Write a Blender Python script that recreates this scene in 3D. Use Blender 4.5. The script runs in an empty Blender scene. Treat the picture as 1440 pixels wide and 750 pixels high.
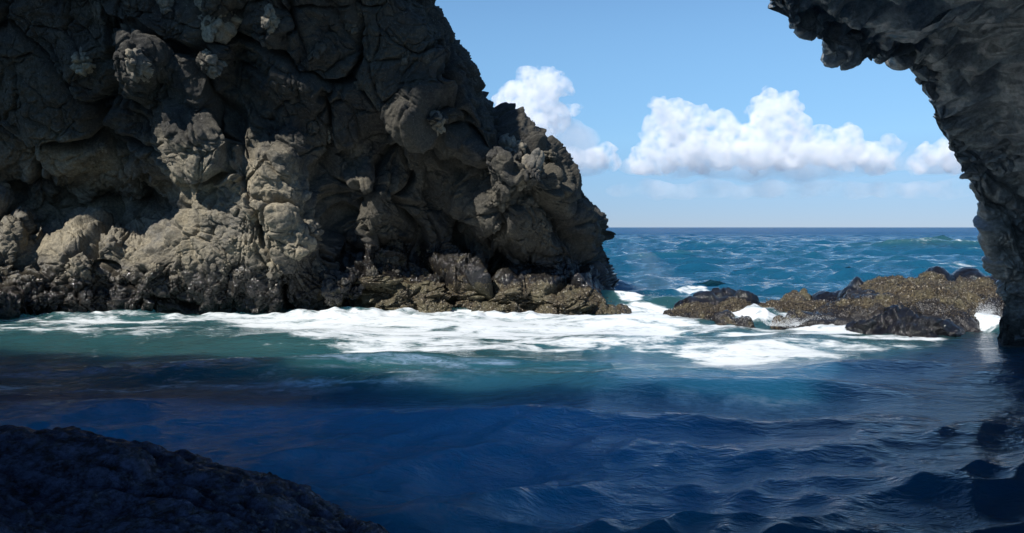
import bpy, bmesh, math, random, time
import numpy as np
from mathutils import Vector
T0 = time.time()
random.seed(7)
C = bpy.context.scene.collection
SC = bpy.context.scene

# ------------------------------------------------------------------ camera
EYE = 3.0            # metres above the water
F = 1000.0           # focal length in photo pixels (photo 1440 wide)
HOR = 320.0          # horizon row in the photo
cam_d = bpy.data.cameras.new('camera')
cam = bpy.data.objects.new('camera', cam_d)
C.objects.link(cam)
cam.location = (0, 0, EYE)
cam.rotation_euler = (math.radians(90), 0, 0)
cam_d.sensor_width = 36.0
cam_d.lens = 36.0 * F / 1440.0
cam_d.shift_y = -(375 - HOR) / 1440.0
cam_d.clip_start = 0.05
cam_d.clip_end = 60000
SC.camera = cam

# ------------------------------------------------------------------ light
SUN = Vector((-0.60, -0.68, 0.97)).normalized()      # direction towards the sun
elev = math.asin(SUN.z)
azim = math.atan2(SUN.x, SUN.y)                      # clockwise from +Y
w = bpy.data.worlds.new('World')
SC.world = w
w.use_nodes = True
nt = w.node_tree
nt.nodes.clear()
sky = nt.nodes.new('ShaderNodeTexSky')
sky.sky_type = 'NISHITA'
sky.sun_disc = False
sky.sun_elevation = elev
sky.sun_rotation = azim
sky.air_density = 1.0
sky.dust_density = 0.0
sky.ozone_density = 4.0
bg = nt.nodes.new('ShaderNodeBackground')
bg.inputs['Strength'].default_value = 0.108
wo = nt.nodes.new('ShaderNodeOutputWorld')
# sky tint by elevation: bluer horizon, upper sky dimmed to darken the shaded cliff
tc = nt.nodes.new('ShaderNodeTexCoord'); sx = nt.nodes.new('ShaderNodeSeparateXYZ')
nt.links.new(tc.outputs['Generated'], sx.inputs[0])
cr = nt.nodes.new('ShaderNodeValToRGB'); nt.links.new(sx.outputs[2], cr.inputs[0])
els = [(0.0, (.22, .31, .56)), (.05, (.27, .345, .51)), (.12, (.42, .52, .60)), (.29, (.74, .89, .87)), (.5, (.50, .62, .72)), (1.0, (.38, .46, .56))]
while len(cr.color_ramp.elements) < len(els): cr.color_ramp.elements.new(.5)
cr.color_ramp.interpolation = 'B_SPLINE'
for e, (p, c) in zip(cr.color_ramp.elements, els): e.position = p; e.color = (*c, 1)
mu = nt.nodes.new('ShaderNodeVectorMath'); mu.operation = 'MULTIPLY'
m2 = nt.nodes.new('ShaderNodeVectorMath'); m2.operation = 'SCALE'; m2.inputs[3].default_value = 1.33
nt.links.new(sky.outputs[0], mu.inputs[0]); nt.links.new(cr.outputs[0], mu.inputs[1]); nt.links.new(mu.outputs[0], m2.inputs[0])
nt.links.new(m2.outputs[0], bg.inputs['Color'])
nt.links.new(bg.outputs[0], wo.inputs['Surface'])
sl = bpy.data.lights.new('sun', 'SUN')
sl.energy = 5.0
sl.angle = math.radians(0.5)
sl.color = (1.0, 0.955, 0.89)
so = bpy.data.objects.new('sun', sl)
C.objects.link(so)
so.rotation_euler = SUN.to_track_quat('Z', 'Y').to_euler()
so.location = (-20, -15, 40)
SC.view_settings.view_transform = 'Standard'
SC.view_settings.look = 'None'
SC.view_settings.exposure = 0.45
SC.view_settings.gamma = 1.0
SC.cycles.max_bounces = 16
SC.cycles.volume_bounces = 10
SC.cycles.volume_step_rate = 1.0
SC.cycles.volume_max_steps = 256

# ------------------------------------------------------------------ numpy noise
def _h(ix, iy, iz, seed):
    x = (ix.astype(np.int64) * 374761393 + iy.astype(np.int64) * 668265263 + iz.astype(np.int64) * 2147483647 * 3 + seed * 974634777) & 0xffffffff
    x = ((x ^ (x >> 13)) * 1274126177) & 0xffffffff
    x = ((x ^ (x >> 16)) * 2246822519) & 0xffffffff
    x = x ^ (x >> 15)
    return x
def _hf(ix, iy, iz, seed):
    return _h(ix, iy, iz, seed).astype(np.float64) / 4294967295.0
def vnoise(P, scale, seed=0):
    """value noise -1..1 with cell size `scale`"""
    q = P / scale
    i = np.floor(q); f = q - i
    f = f * f * f * (f * (f * 6 - 15) + 10)
    i = i.astype(np.int64)
    r = 0
    for dx in (0, 1):
        wx = f[:, 0] if dx else 1 - f[:, 0]
        for dy in (0, 1):
            wy = f[:, 1] if dy else 1 - f[:, 1]
            for dz in (0, 1):
                wz = f[:, 2] if dz else 1 - f[:, 2]
                r = r + wx * wy * wz * _hf(i[:, 0] + dx, i[:, 1] + dy, i[:, 2] + dz, seed)
    return r * 2 - 1
def fbm(P, scale, octv=4, seed=0, gain=0.5, ridged=False):
    a, t, s = 1.0, 0.0, 0.0
    for k in range(octv):
        n = vnoise(P + 17.3 * k, scale / 2 ** k, seed + k)
        if ridged: n = 1 - 2 * np.abs(n)
        t = t + a * n; s += a; a *= gain
    return t / s
def vor(P, scale, seed=0, jit=0.9):
    """F1, F2, random of nearest cell, vector to it (in cell units)"""
    q = P / scale
    b = np.floor(q).astype(np.int64)
    n = len(P)
    f1 = np.full(n, 9.0); f2 = np.full(n, 9.0)
    rv = np.zeros(n); vec = np.zeros((n, 3))
    for dx in (-1, 0, 1):
        for dy in (-1, 0, 1):
            for dz in (-1, 0, 1):
                ix, iy, iz = b[:, 0] + dx, b[:, 1] + dy, b[:, 2] + dz
                hh = _h(ix, iy, iz, seed)
                jx = (hh & 1023) / 1023.0; jy = ((hh >> 10) & 1023) / 1023.0; jz = ((hh >> 20) & 1023) / 1023.0
                vx = ix + .5 + (jx - .5) * jit - q[:, 0]
                vy = iy + .5 + (jy - .5) * jit - q[:, 1]
                vz = iz + .5 + (jz - .5) * jit - q[:, 2]
                d = np.sqrt(vx * vx + vy * vy + vz * vz)
                m = d < f1
                f2 = np.where(m, f1, np.minimum(f2, d))
                f1 = np.where(m, d, f1)
                rv = np.where(m, ((hh >> 7) & 4095) / 4095.0, rv)
                vec[m, 0] = vx[m]; vec[m, 1] = vy[m]; vec[m, 2] = vz[m]
    return f1, f2, rv, vec
def sstep(a, b, x):
    t = np.clip((x - a) / (b - a), 0, 1)
    return t * t * (3 - 2 * t)
def pillow(P, scale, seed):
    """lumpy blocks with creased joints, about -0.5..0.5"""
    f1, f2, rv, vec = vor(P, scale, seed)
    tilt = (rv * 37.0 % 1.0 - .5) * vec[:, 0] + (rv * 91.0 % 1.0 - .5) * vec[:, 2] + (rv * 53.0 % 1.0 - .5) * vec[:, 1]
    e = f2 - f1
    return 0.12 * (0.45 - f1 * f1) + 0.55 * (rv - .5) * sstep(0, .22, e) + 1.3 * tilt * sstep(0, .18, e) - 0.28 * (1 - sstep(0, .10, e))

def shepard(U, V, pts, p=4.0, sv=1.0, eps=4.0):
    num = np.zeros_like(U); den = np.zeros_like(U)
    for (a, b, o) in pts:
        d2 = (U - a) ** 2 + ((V - b) * sv) ** 2 + eps * eps
        wgt = d2 ** (-p / 2)
        num += wgt * o; den += wgt
    return num / den

# ------------------------------------------------------------------ objects helpers
def tag(o, label=None, cat=None, group=None, kind=None):
    if label: o['label'] = label
    if cat: o['category'] = cat
    if group: o['group'] = group
    if kind: o['kind'] = kind
    return o
def empty(name, loc):
    o = bpy.data.objects.new(name, None)
    o.location = loc
    o.empty_display_size = 0.3
    C.objects.link(o)
    return o
def np_mesh(name, co, faces, mat, attrs=None, smooth=True):
    """co (n,3), faces (m,4) or (m,3)"""
    me = bpy.data.meshes.new(name)
    k = faces.shape[1]
    me.vertices.add(len(co)); me.vertices.foreach_set('co', np.ascontiguousarray(co, dtype=np.float32).ravel())
    me.loops.add(faces.size); me.loops.foreach_set('vertex_index', np.ascontiguousarray(faces, dtype=np.int32).ravel())
    me.polygons.add(len(faces))
    me.polygons.foreach_set('loop_start', np.arange(0, faces.size, k, dtype=np.int32))
    me.polygons.foreach_set('loop_total', np.full(len(faces), k, dtype=np.int32))
    if smooth: me.polygons.foreach_set('use_smooth', np.ones(len(faces), dtype=bool))
    me.update(calc_edges=True)
    me.validate()
    if attrs:
        for an, av in attrs.items():
            at = me.attributes.new(an, 'FLOAT', 'POINT')
            at.data.foreach_set('value', np.ascontiguousarray(av, dtype=np.float32))
    if mat: me.materials.append(mat)
    return me
def link(name, me, parent=None, loc=(0, 0, 0)):
    o = bpy.data.objects.new(name, me)
    o.location = loc
    C.objects.link(o)
    if parent is not None:
        o.parent = parent
    return o
def grid_faces(nr, nc, wrap=False, flip=False):
    r = np.arange(nr - 1)[:, None]; c = np.arange(nc if wrap else nc - 1)[None, :]
    c2 = (c + 1) % nc
    a = r * nc + c; b = r * nc + c2; d = (r + 1) * nc + c2; e = (r + 1) * nc + c
    f = np.stack([a, b, d, e], -1).reshape(-1, 4)
    return f[:, ::-1] if flip else f
def grid_normals(G):
    du = np.gradient(G, axis=1); dv = np.gradient(G, axis=0)
    n = np.cross(du, dv)
    return n / (np.linalg.norm(n, axis=2, keepdims=True) + 1e-9)
def blur(A, k):
    for ax in (0, 1):
        pad = [(0, 0)] * A.ndim; pad[ax] = (k, k)
        B = np.pad(A, pad, mode='edge')
        cs = np.cumsum(B, axis=ax)
        z = np.zeros_like(np.take(cs, [0], axis=ax))
        cs = np.concatenate([z, cs], axis=ax)
        n = A.shape[ax]
        hi = np.take(cs, np.arange(2 * k + 1, 2 * k + 1 + n), axis=ax)
        lo = np.take(cs, np.arange(0, n), axis=ax)
        A = (hi - lo) / (2 * k + 1)
    return A
def px(u, v, Y):
    """world point seen at photo pixel (u, v) at depth Y: used once here to survey the place"""
    return ((u - 720) / F * Y, Y, EYE + (HOR - v) / F * Y)

# ------------------------------------------------------------------ material helpers
class MT:
    def __init__(s, name):
        s.m = bpy.data.materials.new(name); s.m.use_nodes = True
        s.t = s.m.node_tree; s.t.nodes.clear()
        s.out = s.n('ShaderNodeOutputMaterial')
        s.pos = s.n('ShaderNodeNewGeometry').outputs['Position']
    def n(s, ty, **kw):
        nd = s.t.nodes.new(ty)
        for k, v in kw.items(): setattr(nd, k, v)
        return nd
    def l(s, a, b): s.t.links.new(a, b)
    def put(s, sock, v):
        if hasattr(v, 'links') or isinstance(v, bpy.types.NodeSocket): s.l(v, sock)
        else: sock.default_value = v
    def noise(s, scale, detail=5, rough=.55, vec=None, dist=0.0):
        nd = s.n('ShaderNodeTexNoise'); s.l(vec or s.pos, nd.inputs['Vector'])
        nd.inputs['Scale'].default_value = scale; nd.inputs['Detail'].default_value = detail
        nd.inputs['Roughness'].default_value = rough; nd.inputs['Distortion'].default_value = dist
        return nd.outputs[0]
    def voro(s, scale, feature='F1', vec=None, out=0):
        nd = s.n('ShaderNodeTexVoronoi', feature=feature); s.l(vec or s.pos, nd.inputs['Vector'])
        nd.inputs['Scale'].default_value = scale
        return nd.outputs[out]
    def ramp(s, fac, stops):
        nd = s.n('ShaderNodeValToRGB'); s.l(fac, nd.inputs[0])
        e = nd.color_ramp.elements
        while len(e) < len(stops): e.new(0.5)
        for k, (p, c) in enumerate(stops):
            e[k].position = p
            e[k].color = (c, c, c, 1) if isinstance(c, (int, float)) else (*c, 1)
        return nd.outputs[0]
    def mix(s, fac, a, b, mode='MIX'):
        nd = s.n('ShaderNodeMix', data_type='RGBA', blend_type=mode)
        s.put(nd.inputs[0], fac)
        for i, v in ((6, a), (7, b)):
            if isinstance(v, tuple): nd.inputs[i].default_value = (*v, 1)
            else: s.l(v, nd.inputs[i])
        return nd.outputs[2]
    def math(s, op, a, b=0.0, clamp=False):
        nd = s.n('ShaderNodeMath', operation=op, use_clamp=clamp)
        s.put(nd.inputs[0], a); s.put(nd.inputs[1], b)
        return nd.outputs[0]
    def mapr(s, v, a, b, c=0.0, d=1.0):
        nd = s.n('ShaderNodeMapRange', interpolation_type='SMOOTHSTEP')
        s.put(nd.inputs[0], v)
        for i, x in enumerate((a, b, c, d)): s.put(nd.inputs[i + 1], x)
        return nd.outputs[0]
    def attr(s, name):
        return s.n('ShaderNodeAttribute', attribute_name=name).outputs['Fac']
    def bump(s, h, dist, strength=1.0, normal=None):
        nd = s.n('ShaderNodeBump'); s.l(h, nd.inputs['Height'])
        nd.inputs['Distance'].default_value = dist; s.put(nd.inputs['Strength'], strength)
        if normal: s.l(normal, nd.inputs['Normal'])
        return nd.outputs[0]
    def z(s):
        nd = s.n('ShaderNodeSeparateXYZ'); s.l(s.pos, nd.inputs[0]); return nd.outputs
    def scaled(s, sx, sy, sz, rot=0.0):
        nd = s.n('ShaderNodeMapping'); s.l(s.pos, nd.inputs[0]); nd.inputs['Scale'].default_value = (sx, sy, sz)
        nd.inputs['Rotation'].default_value = (0, 0, rot)
        return nd.outputs[0]
    def princ(s, **kw):
        nd = s.n('ShaderNodeBsdfPrincipled')
        for k, v in kw.items():
            k = k.replace('_', ' ')
            if isinstance(v, tuple): nd.inputs[k].default_value = (*v, 1)
            else: s.put(nd.inputs[k], v)
        return nd.outputs[0]

def rock_material(name, cA, cB, cC, wet_z=1.1, wet_amt=1.0, wet_attr=False, tint=None, mussel=False, wetrough=.2, dryrough=.9, wetcol=((.004, .004, .006), (.02, .018, .016)), wetbump=.5, coat=0.0, zone=False):
    m = MT(name)
    n1 = m.noise(.35, 4, .6); n2 = m.noise(1.7, 6, .65); n3 = m.noise(11, 5, .7)
    col = m.mix(m.ramp(n1, [(.4, 0.0), (.62, 1.0)]), cA, cB)
    col = m.mix(m.ramp(n2, [(.45, 0.0), (.7, .8)]), col, cC)
    col = m.mix(1.0, col, m.ramp(n3, [(.25, .35), (.5, .85), (.75, 1.4)]), 'MULTIPLY')
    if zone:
        zm = m.math('MULTIPLY', m.attr('painted_shade'), .92)  # shade painted into the base colour through the vertex mask
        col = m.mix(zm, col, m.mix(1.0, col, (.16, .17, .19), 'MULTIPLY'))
    # lichen / salt freckles
    fre = m.ramp(m.noise(26, 3, .6), [(.63, 0.0), (.7, .55)])
    col = m.mix(fre, col, (.26, .25, .22))
    zz = m.z()[2]
    edge = m.math('ADD', zz, m.math('MULTIPLY', m.noise(1.1, 4, .6), -1.1))
    wet = m.mapr(edge, wet_z - .55 + .35, wet_z - .55 - .45)
    if wet_attr: wet = m.math('MAXIMUM', wet, m.attr('wet'), True)
    wet = m.math('MULTIPLY', wet, wet_amt)
    wetc = m.mix(m.mapr(m.noise(9, 6, .7), .34, .68), *wetcol)
    rough = m.mapr(wet, 0, 1, dryrough, wetrough)
    col = m.mix(m.math('MULTIPLY', wet, .93), col, wetc)
    h = m.math('ADD', m.math('MULTIPLY', m.noise(7, 6, .7), 1.0), m.math('MULTIPLY', m.noise(34, 4, .65), .4))
    h = m.math('ADD', h, m.math('MULTIPLY', m.voro(5.5, 'DISTANCE_TO_EDGE'), .25))
    if mussel:
        mu = m.attr('mussel')
        mn = m.noise(2.3, 5, .65)
        mm = m.mapr(m.math('ADD', mu, m.math('MULTIPLY', m.math('SUBTRACT', mn, .5), 2.0)), .42, .6)
        cellc = m.n('ShaderNodeTexVoronoi'); m.l(m.pos, cellc.inputs['Vector']); cellc.inputs['Scale'].default_value = 24
        sep = m.n('ShaderNodeSeparateColor'); m.l(cellc.outputs['Color'], sep.inputs[0])
        mc = m.ramp(sep.outputs[0], [(0, (.008, .006, .005)), (.35, (.026, .018, .010)), (.65, (.050, .037, .018)), (.93, (.09, .07, .038)), (.99, (.30, .27, .22))])
        mc = m.mix(m.ramp(m.noise(1.3, 3), [(.4, 0.0), (.65, .75)]), mc, m.mix(.5, mc, (.15, .14, .08)))
        col = m.mix(mm, col, mc)
        rough = m.math('MAXIMUM', rough, m.math('MULTIPLY', mm, .5))
        h = m.math('ADD', h, m.math('MULTIPLY', m.math('MULTIPLY', cellc.outputs['Distance'], mm), -1.6))
    nrm = m.bump(h, .09, m.mapr(wet, 0, 1, .95, wetbump))
    kw = dict(Coat_Weight=coat, Coat_Roughness=.16, Coat_IOR=1.4) if coat else {}
    m.l(m.princ(Base_Color=col, Roughness=rough, Normal=nrm, IOR=1.45, **kw), m.out.inputs[0])
    return m.m

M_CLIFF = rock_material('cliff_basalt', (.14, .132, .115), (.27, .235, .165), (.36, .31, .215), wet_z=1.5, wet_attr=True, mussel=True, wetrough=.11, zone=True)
M_ARCH = rock_material('arch_basalt', (.18, .20, .21), (.32, .315, .285), (.48, .47, .42), wet_z=1.0, dryrough=.42, wetrough=.2, wet_amt=.8, wetbump=.9, coat=.8)
M_REEF = rock_material('reef_rock', (.03, .03, .03), (.05, .045, .035), (.05, .04, .03), wet_z=3, wet_amt=.9, mussel=True, wetrough=.22)
M_BLACK = rock_material('wet_black_rock', (.008, .008, .010), (.014, .013, .014), (.02, .018, .016), wet_z=4, wet_amt=1.0, wetrough=.09, wetcol=((.002, .002, .003), (.010, .010, .011)), wetbump=.42)
M_NEAR = rock_material('near_wet_rock', (.05, .05, .07), (.08, .075, .10), (.06, .06, .09), wet_z=5, wet_amt=1, wetrough=.16, wetcol=((.005, .006, .014), (.10, .135, .27)), wetbump=1.0)  # blue wetcol tone is sky sheen painted into the base colour

# ================================================================== SEA CLIFF (left)
KS = -SUN.y / SUN.z          # metres forward per metre of fall of a sun ray
YB, ZB = 16.4, 16.0          # brow that shades the upper face
def plane_depth(V):
    return (YB + KS * (ZB - EYE)) / (1 + KS * (HOR - V) / F)
EDGE = np.array([(-900, 180), (-600, 300), (-340, 430), (-200, 520), (-100, 570), (-40, 598), (0, 610), (30, 628), (60, 648), (100, 675), (135, 692), (165, 722), (190, 742),
                 (205, 752), (225, 778), (245, 800), (265, 815), (285, 832), (300, 856), (322, 862), (345, 860), (370, 860), (395, 866), (415, 872), (440, 874), (520, 878)], float)
def edge_u(V): return np.interp(V, EDGE[:, 0], EDGE[:, 1])
OFF = [
 # upper shaded face
 (-500, -200, 1.5), (-200, -300, 1.3), (100, -300, 1.2), (350, -300, 1.2), (-300, -600, 1.1), (0, -600, 1.0), (200, -600, 1.0), (-300, -850, .4), (0, -850, .2), (180, -850, .2), (-100, -150, .8), (150, -150, .7), (350, -150, 1.1),
 (-300, 50, 1.2), (-80, 0, 1.0), (0, 40, .9), (60, 90, 1.1), (120, 20, .7), (190, 20, 1.2), (240, 60, 1.5), (290, 15, .25), (290, 45, .5), (330, 85, 2.2), (335, 40, 1.7),
 (400, 60, .6), (400, 110, .5), (440, 150, .8), (390, 160, 1.0), (350, 130, 1.4), (290, 100, .25), (298, 85, -.05), (196, 92, -.05), (190, 115, .5), (150, 120, 1.1), (110, 100, .6), (50, 150, 1.2), (120, 170, 1.4),
 (0, 180, 1.4), (230, 130, 1.2), (280, 150, 1.0), (200, 170, 1.5), (330, 170, .9),
 (470, 30, 1.6), (520, 20, .9), (560, 40, 1.1), (590, 60, 1.4), (500, 100, 1.0), (520, 150, .9), (480, 170, 1.0), (560, 130, .9), (600, 110, 1.1), (640, 120, 1.3),
 (530, 200, 2.2), (480, 220, 2.4), (590, 175, -.15), (615, 172, -.1), (600, 200, .9), (650, 180, 1.0), (690, 170, 1.0), (640, 215, 1.2),
 # overhanging lip, left
 (250, 200, -.55), (280, 200, -.35), (270, 235, -.9), (300, 240, -.9), (335, 240, -.75), (318, 195, .3), (340, 205, -.35), (245, 245, -.9),
 (225, 215, 1.2), (215, 250, 1.8),
 # recess
 (-60, 260, 1.8), (20, 270, 3.0), (90, 280, 3.6), (160, 290, 3.8), (220, 290, 3.4), (240, 275, 2.8), (290, 262, 1.6), (150, 230, 2.2), (60, 220, 1.9), (-100, 300, 1.6), (60, 312, 3.2), (200, 318, 3.2),
 # lit mass
 (360, 235, -.5), (355, 215, .5), (395, 225, -.7), (400, 250, -.9), (330, 262, -.8), (290, 285, -1.0), (270, 320, -.9), (340, 300, -1.3), (400, 300, -1.5), (440, 275, -.9), (425, 235, .2), (450, 220, 1.0), (380, 190, .9), (440, 190, 1.1),
 (450, 320, -1.5), (410, 350, -1.6), (340, 350, -1.5), (280, 360, -1.4), (478, 290, 1.2), (470, 260, 1.2), (492, 330, 1.0), (488, 310, 1.4),
 # ledge
 (-300, 330, -.2), (-100, 320, -.7), (0, 310, -.6), (20, 335, -1.2), (80, 345, -1.2), (150, 340, -1.0), (200, 342, -1.1), (250, 340, -1.1), (0, 380, -1.6), (100, 380, -1.6), (200, 380, -1.6), (300, 395, -1.7), (400, 400, -1.8),
 (-60, 420, -3.6), (0, 430, -3.2), (40, 435, -2.7), (100, 430, -2.2), (200, 430, -1.9), (300, 430, -1.9), (400, 430, -1.9), (470, 420, -1.9), (-300, 440, -6),
 # right of cleft
 (512, 275, -.2), (545, 290, .6), (520, 310, -.6), (520, 345, -1.0), (500, 390, -1.4), (540, 370, -1.0), (560, 400, -1.5), (540, 430, -1.9),
 # shaded hollow
 (570, 240, 2.2), (620, 250, 2.4), (600, 290, 2.6), (560, 320, 1.6), (650, 300, 2.8), (650, 340, 2.6), (600, 345, 1.4), (700, 350, 2.4), (740, 370, 2.0), (640, 365, 1.2), (590, 370, .4),
 # nose
 (700, 225, -.05), (735, 222, -.1), (685, 250, -.25), (720, 245, -.4), (750, 250, -.4), (700, 275, -.3), (740, 280, .1), (688, 300, -.3), (720, 320, -.3), (705, 310, -.25), (745, 340, .3), (770, 285, .4), (780, 320, .6), (780, 370, .4), (800, 400, -.4), (850, 400, -.5), (850, 425, -1.6), (780, 425, -1.3),
 (725, 195, .8), (660, 240, .9), (660, 270, 1.2),
 # mussel slope
 (620, 390, -.8), (680, 395, -.4), (740, 405, -.2), (600, 415, -1.4), (680, 415, -1.3), (740, 420, -1.3), (800, 428, -1.1), (600, 440, -1.9), (700, 440, -1.9), (800, 440, -1.8), (850, 440, -1.9), (850, 470, -2.2), (700, 470, -2.0), (800, 470, -2.0),
 (500, 500, -2.4), (200, 500, -2.6), (750, 500, -1.5),
]
def build_cliff():
    vs = np.concatenate([np.linspace(505, -24, 600), np.linspace(-28, -330, 70), np.linspace(-340, -850, 50)])
    left = np.linspace(-1000, -64, 70)
    s_in = np.linspace(0, 1, 900)
    wr = np.linspace(0.002, 1, 110)
    nv = len(vs)
    E = edge_u(vs)
    U = np.concatenate([np.repeat(left[None], nv, 0), -60 + s_in[None] * (E[:, None] + 60), E[:, None] - wr[None] ** 1.3 * 120], 1)
    W = np.concatenate([np.zeros((nv, 70 + 900)), np.repeat(wr[None], nv, 0)], 1)
    V = np.repeat(vs[:, None], U.shape[1], 1)
    # ragged look: warp the survey coordinates a little
    Q = np.stack([U.ravel() / 100, V.ravel() / 100, np.zeros(U.size)], 1)
    wu = fbm(Q, .6, 2, 5).reshape(U.shape) * 14; wv = fbm(Q, .6, 2, 9).reshape(U.shape) * 14
    OFF2 = [(a, b, o * 1.75 - .1 if o < 0 else (o + .35 if b > -150 else o)) for a, b, o in OFF]
    off = shepard(U + wu, V + wv, OFF2, 3.2, eps=16)
    off = blur(off, 18)
    rp = np.interp(V, [-600, 150, 250, 300, 440], [120, 60, 50, 110, 110])
    q = np.clip(1 - (E[:, None] - U) / rp, 0, 1) * (W == 0) + (W > 0)
    R = np.interp(V, [-300, 0, 220, 290, 340, 400, 440], [5, 4, 4.5, 8.5, 7.5, 3.5, 2])
    Y = plane_depth(V) + off + R * (1 - np.sqrt(np.clip(1 - q * q, 0, 1))) + W ** 1.5 * 14
    X = (U - 720) / F * Y; Z = EYE + (HOR - V) / F * Y
    G = np.stack([X, Y, Z], -1)
    # top goes back from the brow
    topn = 14
    rows = [G]
    last = G[-1]
    for k in range(1, topn + 1):
        t = k / topn
        r = last.copy(); r[:, 1] += 16 * t; r[:, 2] += 2.2 * math.sin(t * 2.2); r[:, 0] -= 2 * t
        rows.append(r[None])
    G = np.concatenate(rows, 0)
    N = -grid_normals(blur(G, 6)); N = N if N[300, 300, 1] < 0 else -N
    P = G.reshape(-1, 3)
    Nf = N.reshape(-1, 3)
    Pw = P + 0.22 * np.stack([vnoise(P, 1.3, 31), vnoise(P, 1.3, 32), vnoise(P, 1.3, 33)], 1)
    up = sstep(3.2, 5.5, P[:, 2] + .5 * fbm(P, 2, 2, 8))
    Pb = Pw * np.array([1, 1, .75]) + np.array([0, 0, .35]) * Pw[:, :1]
    d = .95 * pillow(Pb, 3.1, 1) + (.52 - .2 * up) * pillow(Pb + 3.1, 1.25, 2) + (.19 - .05 * up) * pillow(Pw + 1.7, .48, 3) + .22 * up * fbm(P, 2.2, 4, 45, .55, True) + .06 * pillow(Pw + .7, .21, 6)
    for sc_, sd_, dp, wd_ in ((3.1, 1, .45, .08), (1.25, 2, .10, .06)):
        f1, f2, rv, vec = vor(Pb + (3.1 if sd_ == 2 else 0) + .25 * vnoise(P, .5, 60)[:, None], sc_, sd_)
        d -= dp * (1 - sstep(0, wd_, f2 - f1))
    d += .16 * fbm(P, .9, 6, 40, .6) + .035 * fbm(P, .16, 3, 50, .6)
    low = sstep(1.6, .2, P[:, 2])
    d += .10 * low * pillow(P, .3, 4)
    Wf = np.concatenate([W, np.repeat(W[-1:], topn, 0)], 0).ravel()
    d = d * (1 - .9 * sstep(.02, .22, Wf))
    P = P + Nf * d[:, None]
    Zf = P[:, 2]; 
    Uf = 720 + P[:, 0] / P[:, 1] * F; Vf = HOR - (Zf - EYE) / P[:, 1] * F
    # mussels on the sloping toe, and dark wet skin round it
    a = np.interp(Uf, [380, 480, 560, 640, 720, 800, 860], [425, 385, 338, 345, 372, 395, 415])
    mus = sstep(-8, 10, Vf - a) * sstep(420, 520, Uf) * sstep(880, 850, Uf) * (0.35 + .65 * sstep(392, 410, Vf))
    wet = sstep(-26, 12, Vf - np.interp(Uf, [0, 250, 420, 500, 620, 700, 850], [372, 378, 362, 340, 345, 365, 375]) + 22 * fbm(P, 1.2, 3, 222)) * .93
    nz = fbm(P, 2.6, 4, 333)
    painted_shade = np.maximum(sstep(3.9, 6.2, Zf + 1.6 * nz) , sstep(2.2, .6, np.hypot((Uf - 340) / 150, (Vf - 330) / 110) * 1.0 + .3) * 0 + sstep(420, 520, Uf + 60 * nz) * .9)  # painted shade: darker colour over the shaded upper face and right flank
    painted_shade = np.clip(painted_shade + .22 * sstep(.1, .5, fbm(P, 1.1, 4, 334)), 0, 1)
    print('cliff verts', len(P), time.time() - T0)
    nr, nc = G.shape[:2]
    me = np_mesh('rock_face', P, grid_faces(nr, nc, flip=True), M_CLIFF, {'mussel': mus, 'wet': wet, 'painted_shade': painted_shade})
    root = empty('sea_cliff', (-8, 25, 0))
    tag(root, 'tall rugged dark basalt cliff filling the left half, lower ledge in sunlight', 'cliff')
    o = link('rock_face', me, root, (8, -25, 0))
    return root, P.reshape(nr, nc, 3), Nf.reshape(nr, nc, 3)
cliff, CG, CN = build_cliff()

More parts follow.
